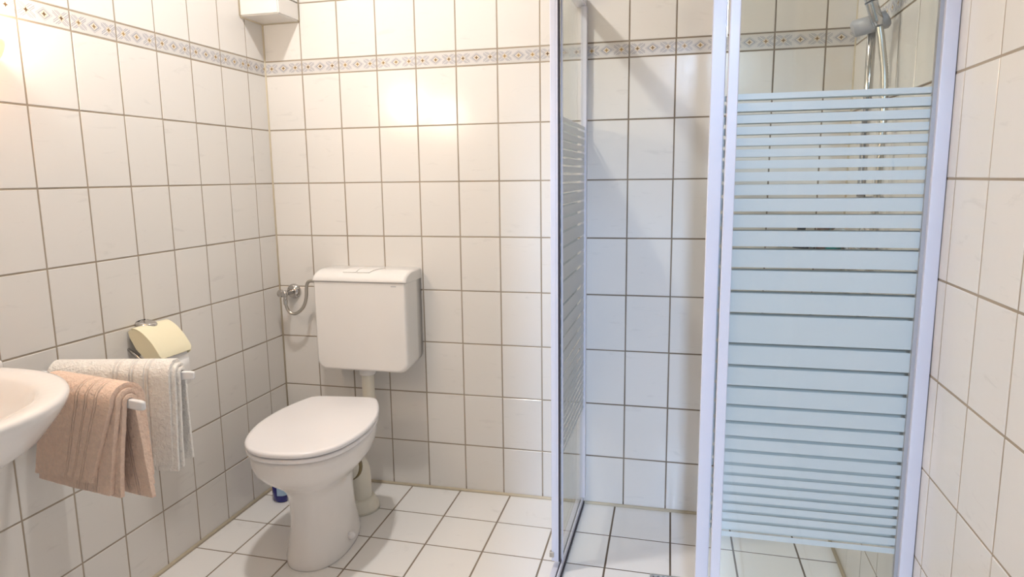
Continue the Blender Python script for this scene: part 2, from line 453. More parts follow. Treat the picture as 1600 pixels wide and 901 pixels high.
def bowl_ring(z, beta, inset=0.0):
    r = []
    for k in range(NA):
        t = 2 * math.pi * k / NA; s_, c_ = math.sin(t), math.cos(t)
        e = 2 / 2.3
        f = Vector((-0.006 + 0.099 * math.copysign(abs(s_) ** e, s_), 0.222 + 0.180 * math.copysign(abs(c_) ** e, c_), 0))
        g = Vector(((LIDR[k] - 0.006) * s_, 0.26 + (LIDR[k] - 0.006) * c_, 0))
        p = f.lerp(g, beta); c = Vector((0, 0.24, 0)); p = c + (p - c) * (1 - inset)
        r.append(tpt(p.x, p.y, z))
    return r
bm = nb()
loft(bm, [bowl_ring(z, b_, i_) for z, b_, i_ in ((0, 0, .01), (0.006, 0, 0), (0.02, 0, 0), (0.05, -0.04, 0.03), (0.11, -0.10, 0.08), (0.17, -0.10, 0.10), (0.215, -0.06, 0.09), (0.24, 0.0, 0.07), (0.262, 0.14, 0.04), (0.285, 0.38, 0.01), (0.31, 0.66, 0), (0.335, 0.88, 0), (0.36, 0.965, 0), (0.382, 0.99, 0), (0.392, 0.985, 0), (0.397, 0.95, 0.01))])
rel(obj('bowl', bm, m_cer, tl, smooth=True), tl)
def slab(name, z0, z1, grow, m, r):
    bm = nb()
    loft(bm, [lid_ring(z, i - grow) for z, i in ((z0, r), (z0 + r * 0.4, r * 0.25), (z0 + r, 0), (z1 - r, 0), (z1 - r * 0.45, r * 0.3), (z1 - r * 0.1, r * 0.9), (z1, r * 2.2))])
    return rel(obj(name, bm, m, tl, smooth=True), tl)
slab('seat', 0.399, 0.413, 0.001, m_seat, 0.005)
slab('lid', 0.4155, 0.433, 0.003, m_seat, 0.0065)
for s_ in (-1, 1):
    bm = nb(); tube(bm, [tpt(s_ * 0.07 - 0.02, 0.004, 0.408), tpt(s_ * 0.07 + 0.02, 0.004, 0.408)], 0.010, 14)
    rel(obj('hinge', bm, m_seat, tl, smooth=True), tl)
    bm = nb(); q = tpt(s_ * 0.088 - 0.004, 0.245, 0.040); d_ = tpt(s_ * 0.088 + s_ * 0.02, 0.245, 0.044) - q
    tube(bm, [q, q + d_ * 0.5, q + d_ * 0.8, q + d_], [0.013, 0.013, 0.010, 0.003], 16)
    rel(obj('bolt_cap', bm, m_seat, tl, smooth=True), tl)

# ------------------------------------------------------------------ cistern
CX0, CX1, CZ0, CZ1, CD = 0.234, 0.594, 0.500, 0.868, 0.152
cs = thing('cistern', 'white plastic wall-hung cistern with dual flush buttons above the toilet', 'cistern', (0.417, 0, CZ0))
def rrect(x0, x1, z0, z1, y, rb, rt, n=8):
    pts = []
    for (cx, cz, a0, r) in ((x1 - rb, z0 + rb, -90, rb), (x1 - rt, z1 - rt, 0, rt), (x0 + rt, z1 - rt, 90, rt), (x0 + rb, z0 + rb, 180, rb)):
        for k in range(n + 1):
            a = math.radians(a0 + 90 * k / n); pts.append(Vector((cx + r * math.cos(a), y, cz + r * math.sin(a))))
    return pts
zs = 0.828
bm = nb()
loft(bm, [rrect(CX0 + i, CX1 - i, CZ0 + i + dz, zs, y, 0.034, 0.002) for y, i, dz in
          ((0, 0.0, 0.014), (-0.05, 0.0, 0.008), (-0.12, 0.0, 0.0), (-CD + 0.012, 0.0, 0.0), (-CD + 0.004, 0.0025, 0), (-CD, 0.010, 0))])
rel(obj('tank', bm, m_cist, cs, smooth=True), cs).modifiers.new('wn', 'WEIGHTED_NORMAL')
# lid: profile in y/z swept along x, with rounded ends
pl = [(0.0, zs + 0.001), (0.0, CZ1)] + [(-0.085 - 0.070 * math.sin(math.radians(a)), CZ1 - 0.034 + 0.034 * math.cos(math.radians(a))) for a in range(0, 91, 10)] + [(-CD - 0.003, zs + 0.001)]
bm = nb(); rings = []
for x, sc in ((CX0 - 0.003, 0.0), (CX0 - 0.002, 0.006), (CX0 + 0.004, 0.012), (CX0 + 0.012, 0.014), (CX1 - 0.012, 0.014), (CX1 - 0.004, 0.012), (CX1 + 0.002, 0.006), (CX1 + 0.003, 0.0)):
    d = 0.014 - sc
    rings.append([Vector((x, min(0, y + (d * 0.6 if y < -0.1 else 0)), z - (d * 0.6 if z > zs + 0.01 else 0))) for y, z in pl])
loft(bm, rings)
rel(obj('lid', bm, m_cist, cs, smooth=True), cs).modifiers.new('wn', 'WEIGHTED_NORMAL')
def lidpt(x, y, off=0.0):   # a point on the lid's curved top
    if y > -0.085: return Vector((x, y, CZ1 + off))
    s = (-0.085 - y) / 0.070; a = math.asin(min(1, s))
    return Vector((x, y - off * math.sin(a), CZ1 - 0.034 + 0.034 * math.cos(a) + off * math.cos(a)))
for (xa0, xa1, xb0, xb1) in ((0.345, 0.397, 0.357, 0.399), (0.400, 0.450, 0.402, 0.478)):
    bm = nb(); ys = [-0.055 - 0.0082 * k for k in range(10)]
    top = []; bot = []
    for k, y in enumerate(ys):
        t = 1 - k / 9
        a, b = xa0 + (xb0 - xa0) * t, xa1 + (xb1 - xa1) * t
        top.append([lidpt(a, y, 0.0032), lidpt(b, y, 0.0032)]); bot.append([lidpt(a, y, -0.002), lidpt(b, y, -0.002)])
    loft(bm, [[t[0], t[1], q[1], q[0]] for t, q in zip(top, bot)])
    rel(obj('flush_button', bm, m_cist, cs), cs)
bm = nb(); box(bm, 0.540, 0.560, -CD - 0.0006, -CD + 0.001, 0.8155, 0.8185)
o = rel(obj('maker_mark', bm, m_grey, cs), cs)

# flush pipe between cistern and bowl
fp = thing('flush_pipe', 'cream plastic flush pipe running down from the cistern to the toilet', 'pipe', (0.400, -0.08, 0.30))
bm = nb(); tube(bm, smoothline([(0.400, -0.08, 0.51), (0.400, -0.08, 0.40), (0.400, -0.085, 0.335), (0.403, -0.13, 0.30), (0.406, -0.30, 0.298)], 8), 0.0235, 20)
rel(obj('pipe', bm, m_pipe, fp, smooth=True), fp)
bm = nb(); lathe(bm, [(0.031, 0), (0.033, 0.004), (0.033, 0.03), (0.030, 0.034)], (0.400, -0.08, 0.470), 'Z', 24)
rel(obj('collar_nut', bm, m_cist, fp, smooth=True), fp)
# soil pipe bend
sp_ = thing('soil_pipe', 'cream plastic soil pipe bend going into the floor behind the toilet', 'pipe', (0.405, -0.215, 0))
bm = nb(); tube(bm, smoothline([(0.405, -0.215, 0.0), (0.405, -0.215, 0.10), (0.405, -0.225, 0.155), (0.403, -0.26, 0.188), (0.402, -0.30, 0.19)], 8), 0.050, 24)
rel(obj('bend', bm, m_pipe, sp_, smooth=True), sp_)
bm = nb(); lathe(bm, [(0.078, 0), (0.077, 0.012), (0.068, 0.03), (0.060, 0.045), (0.051, 0.048)], (0.405, -0.215, 0.0), 'Z', 32)
rel(obj('floor_collar', bm, m_pipe, sp_, smooth=True), sp_)
bm = nb(); tube(bm, [(0.403, -0.268, 0.188), (0.402, -0.285, 0.190)], 0.055, 24)
rel(obj('rubber_seal', bm, simple('olive_rubber', (0.22, 0.17, 0.08), 0.6), sp_, smooth=True), sp_)

# angle valve with supply hose
av = thing('angle_valve', 'chrome angle valve and steel supply hose on the back wall left of the cistern', 'valve', (0.060, 0, 0.762))
bm = nb(); lathe(bm, [(0.029, 0.0), (0.029, -0.003), (0.026, -0.010), (0.016, -0.016), (0.009, -0.018)], (0.064, 0, 0.764), 'Y', 28)
rel(obj('rosette', bm, m_chrome, av, smooth=True), av)
bm = nb(); lathe(bm, [(0.009, 0.0), (0.009, -0.045), (0.012, -0.047), (0.012, -0.062), (0.008, -0.064)], (0.064, -0.015, 0.764), 'Y', 20); tube(bm, [(0.064, -0.066, 0.764), (0.064, -0.066, 0.735)], 0.008, 14)
rel(obj('valve_body', bm, m_chrome, av, smooth=True), av)
bm = nb(); lathe(bm, [(0.010, 0), (0.015, 0.004), (0.014, 0.018), (0.010, 0.022)], (0.064, -0.066, 0.764), 'X', 10)
for v in bm.verts: v.co.x = 0.128 - v.co.x - 0.008
rel(obj('knob', bm, m_chrome, av, smooth=False), av)
bm = nb(); tube(bm, smoothline([(0.064, -0.066, 0.742), (0.064, -0.066, 0.722), (0.076, -0.064, 0.693), (0.103, -0.062, 0.687), (0.135, -0.062, 0.712), (0.152, -0.064, 0.752), (0.158, -0.066, 0.796), (0.170, -0.068, 0.814), (0.195, -0.07, 0.816), (0.243, -0.072, 0.812)], 8), 0.0062, 12)
rel(obj('hose', bm, m_steel, av, smooth=True), av)
for a, b, r in (((0.064, -0.066, 0.742), (0.064, -0.066, 0.722), 0.0088), ((0.212, -0.071, 0.8145), (0.240, -0.072, 0.8125), 0.0095)):
    bm = nb(); tube(bm, [a, b], r, 6); rel(obj('hose_nut', bm, m_steel, av), av)

# ------------------------------------------------------------------ cleaner bottle
cb = thing('cleaner_bottle', 'dark blue cleaner bottle with pale label on the floor behind the toilet', 'bottle', (0.088, -0.225, 0))
bm = nb()
def oval(cx, cy, a, b, z, n=28): return [Vector((cx + a * math.cos(2 * math.pi * k / n), cy + b * math.sin(2 * math.pi * k / n), z)) for k in range(n)]
loft(bm, [oval(0, 0, a, b, z) for z, a, b in ((0, .028, .018), (.004, .032, .022), (.05, .034, .023), (.12, .033, .022), (.155, .024, .017), (.172, .012, .012), (.19, .012, .012))])
obj('bottle_body', bm, m_blue, cb, smooth=True)
bm = nb(); n = 28
loft(bm, [[Vector((0.0352 * math.cos(a), 0.0243 * math.sin(a), z)) for a in [math.radians(-75 + 110 * k / 14) for k in range(15)]] for z in (0.028, 0.06, 0.115)], False, False, False)
obj('label', bm, m_label, cb, smooth=True)
bm = nb(); lathe(bm, [(.014, .188), (.015, .19), (.013, .225), (.010, .23)], (0, 0, 0), 'Z', 20); obj('cap', bm, m_label, cb, smooth=True)
cb.rotation_euler.z = math.radians(-15)

# ------------------------------------------------------------------ toilet paper
tp = thing('toilet_paper_holder', 'cream curved cover paper holder with chrome clip on the left wall', 'paper holder', (0, -0.72, 0.70))
YA, YB = -0.787, -0.655
# curved cover: profile in x/z swept along y
CP = smoothline([(0.006, 0, 0.772), (0.026, 0, 0.784), (0.055, 0, 0.773), (0.085, 0, 0.744), (0.106, 0, 0.712), (0.112, 0, 0.695)], 6)
def cover_prof(t):   # t 0..1 from wall top to front bottom
    q = t * (len(CP) - 1); i = min(len(CP) - 2, int(q)); return CP[i].lerp(CP[i + 1], q - i)
bm = nb(); rings = []
N = 16
for k in range(N + 1):
    t = k / N; p = cover_prof(t); q = cover_prof(min(1, t + 0.01)) - cover_prof(max(0, t - 0.01)); nrm = Vector((q.z, 0, -q.x)).normalized() * -1
    ins = 0.012 * (1 - min(1, t * 6)) + 0.010 * max(0, (t - 0.85) / 0.15) ** 2
    rings.append([Vector((p.x, YA + ins, p.z)), Vector((p.x, YB - ins, p.z)), Vector((p.x, YB - ins, p.z)) - nrm * 0.004, Vector((p.x, YA + ins, p.z)) - nrm * 0.004])
loft(bm, rings)
# side cheek closing the left end
cheek = [cover_prof(k / N) for k in range(N + 1)] + [Vector((0.104, 0, 0.686)), Vector((0.085, 0, 0.684)), Vector((0.055, 0, 0.695)), Vector((0.028, 0, 0.722)), Vector((0.010, 0, 0.755))]
rel(obj('cover', bm, m_cream, tp, smooth=True, bevel=0.0015), tp)
for yy in (YA + 0.004, YB - 0.008):
    bm = nb(); loft(bm, [[Vector((p.x * 0.985, yy, p.z - 0.001)) for p in cheek], [Vector((p.x * 0.985, yy + 0.004, p.z - 0.001)) for p in cheek]])
    rel(obj('cheek', bm, m_cream, tp), tp)
bm = nb()
loft(bm, [[Vector((0.004 + 0.044 * math.cos(a) * s, -0.722 + 0.028 * math.sin(a) * s, 0.7835 - 0.10 * (0.044 * math.cos(a) * s) + h)) for a in [2 * math.pi * k / 28 for k in range(28)]] for s, h in ((1, -0.004), (1, 0.003), (0.85, 0.007), (0.3, 0.008))])
for v in bm.verts: v.co.x = max(0.0, v.co.x)
rel(obj('clip', bm, m_chrome, tp, smooth=True), tp)
bm = nb(); tube(bm, [(0.062, YA + 0.004, 0.676), (0.062, YB - 0.004, 0.668)], 0.005, 10); tube(bm, [(0.062, YA + 0.005, 0.676), (0.0, YA + 0.005, 0.72)], 0.004, 8)
rel(obj('wire', bm, m_chrome, tp, smooth=True), tp)
tr = thing('toilet_roll', 'white toilet paper roll hanging under the cream cover', 'toilet roll', (0.062, -0.72, 0.668))
bm = nb(); ro, ri = 0.046, 0.021; n = 36
ra = [[Vector((0.062 + r * math.cos(2 * math.pi * k / n), y, 0.668 + r * math.sin(2 * math.pi * k / n))) for k in range(n)] for r, y in ((ri, -0.772), (ro - 0.001, -0.772), (ro, -0.771), (ro, -0.669), (ro - 0.001, -0.668), (ri, -0.668))]
loft(bm, ra, False, False); rel(obj('paper', bm, m_paper, tr, smooth=False), tr)
bm = nb(); loft(bm, [[Vector((0.062 + r * math.cos(2 * math.pi * k / n), y, 0.668 + r * math.sin(2 * math.pi * k / n))) for k in range(n)] for r, y in ((0.0195, -0.7725), (ri, -0.7725), (ri, -0.6675), (0.0195, -0.6675), (0.0195, -0.7725))], False, False)
rel(obj('core', bm, m_card, tr, smooth=False), tr)
bm = nb(); loft(bm, [[Vector((x, y, z)) for y in (-0.770, -0.720, -0.670)] for x, z in ((0.1085, 0.672), (0.1095, 0.65), (0.109, 0.62), (0.107, 0.595))], False, False, False)
o = rel(obj('loose_sheet', bm, m_paper, tr, smooth=True), tr); o.modifiers.new('s', 'SOLIDIFY').thickness = 0.0008

# ------------------------------------------------------------------ sink
sk = thing('sink', 'white ceramic washbasin at the left edge in front of the towels', 'sink', (0.0, -1.53, 0.70))
SC = -1.578
def dshape(cx, a, b, z, n=64, e=2.02, y0=SC, back=0.004):
    pts = []
    for k in range(n):
        t = 2 * math.pi * k / n; c, s = math.cos(t), math.sin(t)
        x = cx + (a if c > 0 else cx - back) * math.copysign(abs(c) ** (2 / (e if c > 0 else 4.0)), c)
        pts.append(Vector((max(back, x), y0 + b * math.copysign(abs(s) ** (2 / e), s), z)))
    return pts
bm = nb()
S_ = [(0.17, 0.08, 0.10, 0.660), (0.18, 0.15, 0.16, 0.670), (0.19, 0.205, 0.21, 0.694), (0.20, 0.255, 0.255, 0.734), (0.20, 0.285, 0.285, 0.773), (0.20, 0.298, 0.298, 0.793),
      (0.20, 0.303, 0.300, 0.806), (0.20, 0.299, 0.297, 0.812), (0.20, 0.290, 0.290, 0.814), (0.215, 0.244, 0.246, 0.811), (0.218, 0.232, 0.234, 0.804), (0.222, 0.215, 0.215, 0.775), (0.225, 0.18, 0.18, 0.735), (0.228, 0.12, 0.12, 0.708), (0.23, 0.03, 0.03, 0.702)]
rings = [dshape(cx, a, b, z, back=0.003 if i < 9 else 0.085 + max(0, (i - 9)) * 0.012) for i, (cx, a, b, z) in enumerate(S_)]
loft(bm, rings)
rel(obj('basin', bm, m_cer, sk, smooth=True), sk)
bm = nb(); box(bm, 0.0, 0.055, SC - 0.39, SC + 0.385, 0.772, 0.803)
o = rel(obj('back_ledge', bm, m_cer, sk, bevel=0.012), sk)
bm = nb(); lathe(bm, [(0.030, 0), (0.030, 0.003), (0.022, 0.005), (0.005, 0.004)], (0.23, SC, 0.700), 'Z', 24)
rel(obj('waste', bm, m_chrome, sk, smooth=True), sk)
bm = nb(); tube(bm, smoothline([(0.19, SC, 0.68), (0.19, SC, 0.50), (0.14, SC, 0.45), (0.10, SC, 0.44), (0.0, SC, 0.46)], 6), 0.018, 16)
rel(obj('trap', bm, m_chrome, sk, smooth=True), sk)

# ------------------------------------------------------------------ towel holder and towels
th = thing('towel_holder', 'white two-armed swivel towel holder on the left wall beside the sink', 'towel holder', (0.0, -1.10, 0.72))
ZB = 0.722
bm = nb(); box(bm, 0.0, 0.018, -1.145, -1.055, ZB - 0.034, ZB + 0.012); rel(obj('mount', bm, m_white, th, bevel=0.004), th)
bm = nb(); tube(bm, [(0.026, -1.10, ZB - 0.03), (0.026, -1.10, ZB + 0.011)], 0.012, 16); rel(obj('pivot', bm, m_white, th, smooth=True), th)
arms = [((0.026, -1.068), (0.380, -0.982)), ((0.026, -1.132), (0.434, -1.208))]
for (a, b) in arms:
    a, b = Vector((*a, ZB)), Vector((*b, ZB)); d = (b - a).normalized(); s = Vector((-d.y, d.x, 0)); L = (b - a).length
    bm = nb()
    rr = []
    for t, k in ((0, 1), (L - 0.012, 1), (L - 0.003, 0.9), (L, 0.6)):
        p = a + d * t
        rr.append([p + s * 0.006 * k * u + Vector((0, 0, 0.0105 * k * v)) for u, v in ((-1, -1), (1, -1), (1, 1), (-1, 1))])
    loft(bm, rr); rel(obj('arm', bm, m_white, th, bevel=0.003), th)

def towel(name, label, m, arm, t0, t1, layers, seed):
    """cloth folded over an arm. layers: list of (inner radius, thickness, front drop, back drop, shift, shear_front, shear_back, flare)"""
    a, b = Vector((*arm[0], ZB)), Vector((*arm[1], ZB)); d = (b - a).normalized(); s = Vector((d.y, -d.x, 0))   # s points to the camera side
    root = thing(name, label, 'towel', a + d * (t0 + t1) / 2)
    for li, (r, th_, df, db, sh, kf, kb, fl_) in enumerate(layers):
        NU, NV = 150, 60
        prof = []
        zc = ZB + 0.004
        for k in range(NV + 1):
            u = k / NV
            lf, la, lb = df, math.pi * r, db; tot = lf + la + lb; q = u * tot
            if q < lf: prof.append((r, -(lf - q), (lf - q), 1))
            elif q < lf + la:
                an = (q - lf) / r; prof.append((r * math.cos(an), r * math.sin(an) * 0.95, 0, 0))
            else: prof.append((-r, -(q - lf - la), (q - lf - la), -1))
        bm = nb(); bl = bm.verts.layers.float.new('band')
        grid = []
        for k, (o_, h, drop, side) in enumerate(prof):
            row = []
            for j in range(NU + 1):
                v = j / NU; t = t0 + (t1 - t0) * v + sh
                shear = (kf if side > 0 else kb if side < 0 else 0) * drop
                fl2 = fl_ * drop * (v - 0.5) * -1 if side > 0 else 0
                nz = noise.noise(Vector((t * 5 + seed, o_ * 12 + li * 3.1, h * 5)))
                nz2 = noise.noise(Vector((t * 45 + seed, o_ * 30, h * 45 + li)))
                off = o_ + (0.005 * nz * min(1, drop * 6)) + 0.0009 * nz2 + (0.10 * drop * (1 if side > 0 else -0.3) if side else 0) * (0.5 + 0.3 * nz)
                bandv = 0.0
                for bc in (0.545, 0.575, 0.675, 0.705, 0.80, 0.83):
                    if abs(v - bc) < 0.007: bandv = 1.0
                off -= math.copysign(0.0005, o_) * bandv
                drp = 0.010 * noise.noise(Vector((t * 7 + seed * 2, li * 1.7, 0.3))) * min(1, drop * 6) if side else 0
                p = a + d * (t - shear + fl2) + s * off + Vector((0, 0, zc - ZB + h + drp + (0.0 if side else 0.001)))
                vv = bm.verts.new(p); vv[bl] = bandv; row.append(vv)
            grid.append(row)
        for g0, g1 in zip(grid, grid[1:]):
            for j in range(NU): bm.faces.new((g0[j], g0[j + 1], g1[j + 1], g1[j]))
        o = rel(obj('fold', bm, m, root, smooth=True), root)
        so = o.modifiers.new('thick', 'SOLIDIFY'); so.thickness = th_; so.offset = 0
        bv = o.modifiers.new('round', 'BEVEL'); bv.width = th_ * 0.45; bv.segments = 3; bv.limit_method = 'ANGLE'; bv.angle_limit = math.radians(50)
    return root
towel('hand_towel', 'ivory terry towel with woven band on the towel arm nearer the back wall', m_ivory, arms[0], 0.030, 0.325,
      [(0.014, 0.009, 0.232, 0.225, 0.010, 0.02, 0.0, 0), (0.024, 0.009, 0.236, 0.20, 0.004, 0.02, 0.0, 0), (0.034, 0.010, 0.222, 0.19, -0.006, 0.03, 0.0, 0)], 1.3)
towel('hand_towel', 'beige terry towel on the towel arm nearer the sink', m_beige, arms[1], 0.130, 0.372,
      [(0.013, 0.010, 0.215, 0.225, 0.0, 0.10, -0.10, 0), (0.025, 0.011, 0.205, 0.20, -0.004, 0.18, -0.05, 0), (0.037, 0.011, 0.185, 0.19, -0.010, 0.28, 0.0, 0.25)], 5.1)

# ------------------------------------------------------------------ wall sconce
def sconce(y, label):
    r = thing('wall_sconce', label, 'lamp', (0, y, 1.50))
    m_sh = shade_mat()
    bm = nb(); rings = []
    for k in range(13):
        t = k / 12; ang = math.radians(90 * t)
        rr = 0.135 * math.sin(ang) ** 0.8 + 0.006; z = -0.085 * math.cos(ang) ** 1.15
        rings.append([Vector((0.004 + rr * math.sin(math.pi * j / 20) * 0.95, -rr * math.cos(math.pi * j / 20), z)) for j in range(21)])
    for k in range(12, -1, -1):
        t = k / 12; ang = math.radians(90 * t)
        rr = 0.130 * math.sin(ang) ** 0.8 + 0.002; z = -0.080 * math.cos(ang) ** 1.15
        rings.append([Vector((0.004 + rr * math.sin(math.pi * j / 20) * 0.95, -rr * math.cos(math.pi * j / 20), z)) for j in range(21)])
    loft(bm, rings, False, False, False); obj('shade', bm, m_sh, r, smooth=True)
    bm = nb(); box(bm, 0.0, 0.02, -0.05, 0.05, -0.06, 0.03); obj('wall_plate', bm, m_white, r, bevel=0.004)
    bm = nb(); lathe(bm, [(0.012, 0.0), (0.014, 0.02), (0.026, 0.05), (0.029, 0.07), (0.022, 0.092), (0.006, 0.10)], (0.062, 0, -0.035), 'Z', 20)
    obj('bulb', bm, emit_mat('bulb_glow', (1.0, 0.82, 0.60), 60), r, smooth=True)
    bm = nb(); tube(bm, [(0.01, 0, -0.04), (0.062, 0, -0.04), (0.062, 0, -0.03)], 0.008, 10); obj('socket', bm, m_white, r, smooth=True)
    l = bpy.data.lights.new('sconce_light', 'POINT'); l.energy = SCONCE_W; l.color = (1.0, 0.86, 0.70); l.shadow_soft_size = 0.04
    lo = bpy.data.objects.new('sconce_light', l); C.objects.link(lo); lo.parent = r; lo.location = (0.075, 0, 0.10)
    return r
sconce(-1.235, 'glowing alabaster glass wall lamp at the top left edge above the sink')
sconce(-1.885, 'glowing alabaster glass wall lamp beyond the left edge, mirrored in the back wall tiles')

# ceiling lamp above the toilet side of the room
cl_ = thing('ceiling_lamp', 'round opal glass ceiling lamp above the middle of the room', 'lamp', (0.555, -0.82, ZC))
bm = nb(); lathe(bm, [(0.08, 0), (0.08, -0.018), (0.06, -0.02)], (0, 0, 0), 'Z', 32); obj('base', bm, m_white, cl_, smooth=True)
bm = nb(); lathe(bm, [(0.070, -0.018), (0.075, -0.04), (0.068, -0.075), (0.045, -0.098), (0.01, -0.105)], (0, 0, 0), 'Z', 32)
obj('opal_shade', bm, emit_mat('opal_glow', (1.0, 0.90, 0.78), 4.0), cl_, smooth=True)
l = bpy.data.lights.new('ceiling_light', 'AREA'); l.shape = 'DISK'; l.size = 0.10; l.energy = CEIL_W; l.color = (1.0, 0.96, 0.92)
lo = bpy.data.objects.new('ceiling_light', l); C.objects.link(lo); lo.parent = cl_; lo.location = (0, 0, -0.112)

# ------------------------------------------------------------------ shower
SX, SY, SZ = 1.200, -0.85, 1.745
gaps = [1.343, 1.319, 1.295, 1.272, 1.249, 1.226, 1.202, 1.176, 1.147, 1.113, 1.079, 1.039, 0.994, 0.945, 0.896, 0.828, 0.779, 0.732, 0.688, 0.65, 0.615, 0.583, 0.552, 0.528, 0.505, 0.482, 0.46, 0.438, 0.416, 0.392]
edges = [1.358] + gaps + [0.376]
def rail(root, nm, x0, x1, y0, y1, z0, z1, m=None, bev=0.002):
    bm = nb(); box(bm, x0, x1, y0, y1, z0, z1); rel(obj(nm, bm, m or m_alu, root, bevel=bev), root)
def panel(name, label, p0, p1, z0, z1, profs, base):
    """upright glass pane between two plan points, printed stripes on it, profiles at given ends"""
    p0, p1 = Vector((*p0, 0)), Vector((*p1, 0)); d = (p1 - p0).normalized(); s = Vector((-d.y, d.x, 0)); L = (p1 - p0).length
    r = thing(name, label, 'shower screen', (p0.x, p0.y, base))
    def bar(nm, t0, t1, s0, s1, a, b, m, bev=0.002):
        bm = nb(); vs = []
        rr = [[p0 + d * t + s * q + Vector((0, 0, z)) for t, q in ((t0, s0), (t1, s0), (t1, s1), (t0, s1))] for z in (a, b)]
        loft(bm, rr); return rel(obj(nm, bm, m, r, bevel=bev), r)
    bar('glass', 0.004, L - 0.004, -0.0025, 0.0025, z0 + 0.004, z1 - 0.004, m_glass, 0)
    for k in range(len(edges) - 1):
        a = edges[k + 1] + (0.0036 if k < len(edges) - 2 else 0); b = edges[k] - (0.0036 if k else 0)
        bar('stripe', 0.006, L - 0.006, 0.0026, 0.0030, a, b, m_stripe, 0)
    for nm, t0, t1, s0, s1, m in profs: bar(nm, t0, t1, s0, s1, z0, z1, m)
    return r, bar
# front, fixed half on the right
r, bar = panel('shower_screen', 'striped fixed shower front pane between two lavender-white profiles at the right wall', (1.622, SY), (RX - 0.001, SY), 0.03, SZ,
    [('post_profile', 0.0, 0.021, -0.012, 0.012, m_alu), ('wall_profile', RX - 1.622 - 0.027, RX - 1.622 - 0.001, -0.016, 0.016, m_alu)], 0)
bar('grey_seal', RX - 1.622 - 0.034, RX - 1.622 - 0.027, -0.006, 0.006, 0.03, SZ, m_grey, 0)
rail(r, 'top_rail', SX + 0.018, RX - 0.001, SY - 0.018, SY + 0.044, SZ, SZ + 0.035)
rail(r, 'floor_rail', SX + 0.018, RX - 0.010, SY - 0.014, SY + 0.040, 0.0, 0.024)
# front, sliding half pushed behind it
r, bar = panel('shower_screen', 'striped sliding shower front pane pushed open behind the fixed front pane', (1.590, SY + 0.032), (2.018, SY + 0.032), 0.035, SZ - 0.005,
    [('handle_profile', -0.001, 0.028, -0.012, 0.012, m_alu), ('rear_profile', 0.422, 0.428, -0.004, 0.004, m_alu)], 0)
# side, fixed half against the back wall
r, bar = panel('shower_screen', 'striped fixed shower side pane standing against the back wall', (SX + 0.006, -0.0005), (SX + 0.006, -0.455), 0.03, SZ,
    [('wall_profile', 0.0, 0.024, -0.010, 0.010, m_alu), ('end_profile', 0.449, 0.455, -0.003, 0.003, m_alu)], 0)
rail(r, 'top_rail', SX - 0.024, SX + 0.012, SY - 0.018, -0.001, SZ, SZ + 0.028)
rail(r, 'floor_rail', SX - 0.022, SX - 0.004, SY - 0.018, -0.010, 0.0, 0.014)
rail(r, 'floor_rail', SX + 0.003, SX + 0.009, SY + 0.03, -0.010, 0.0, 0.029)
rail(r, 'floor_seal', SX + 0.0095, SX + 0.0125, SY + 0.03, -0.010, 0.0, 0.012, m_black, 0)
rail(r, 'floor_seal', SX - 0.003, SX - 0.001, SY - 0.018, -0.012, 0.0, 0.018, m_black, 0)
# side, sliding half beside it
r, bar = panel('shower_screen', 'sliding shower side pane with light end profile nearest the toilet', (SX - 0.014, -0.035), (SX - 0.014, -0.472), 0.035, SZ - 0.005,
    [('handle_profile', 0.412, 0.437, -0.010, 0.007, m_alu)], 0)
bar('magnet_seal', 0.418, 0.4373, 0.012, 0.0155, 0.035, SZ - 0.005, m_black, 0)
bar('seal_edge', 0.418, 0.4372, 0.007, 0.012, 0.035, SZ - 0.005, m_alu, 0)
bm = nb(); box(bm, 1.170, 1.184, -0.476, -0.462, 0.048, 0.066); rel(obj('roller_clip', bm, m_steel, r, bevel=0.002), r)
# riser rail with slider, hand shower and hose
rr_ = thing('shower_riser_rail', 'chrome shower riser rail with grey slider on the right shower wall', 'shower rail', (1.985, -0.42, 0.9))
BXX, BYY = 1.985, -0.425
bm = nb(); tube(bm, [(BXX, BYY, 1.10), (BXX, BYY, 1.72)], 0.0105, 20); rel(obj('bar', bm, m_chrome, rr_, smooth=True), rr_)
for z in (1.12, 1.70):
    bm = nb(); tube(bm, [(RX, BYY, z), (BXX - 0.012, BYY, z)], 0.014, 16); rel(obj('bracket', bm, m_grey, rr_, smooth=True), rr_)
bm = nb(); tube(bm, [(BXX - 0.045, BYY - 0.005, 1.548), (BXX - 0.043, BYY - 0.005, 1.549), (BXX + 0.028, BYY - 0.02, 1.565), (BXX + 0.03, BYY - 0.02, 1.566)], [0.016, 0.021, 0.021, 0.016], 22); rel(obj('slider', bm, m_grey, rr_, smooth=True), rr_)
hs = thing('hand_shower', 'chrome hand shower with ribbed metal hose hanging in the slider', 'hand shower', (1.97, -0.47, 1.55))
hb = Vector((1.988, -0.475, 1.545)); ht = Vector((1.945, -0.475, 1.665))
bm = nb(); tube(bm, [hb, hb.lerp(ht, 0.1), hb.lerp(ht, 0.9), ht], [0.010, 0.0145, 0.0125, 0.012], 20); rel(obj('handle', bm, m_chrome, hs, smooth=True), hs)
bm = nb(); tube(bm, [ht, ht + Vector((-0.02, 0, 0.03)), ht + Vector((-0.045, -0.0, 0.03)), ht + Vector((-0.06, 0, 0.015))], [0.012, 0.025, 0.045, 0.043], 24); rel(obj('spray_head', bm, m_chrome, hs, smooth=True), hs)
bm = nb(); tube(bm, [hb.lerp(ht, 0.46), hb.lerp(ht, 0.49)], 0.0149, 20); rel(obj('ring', bm, m_dark, hs, smooth=True), hs)
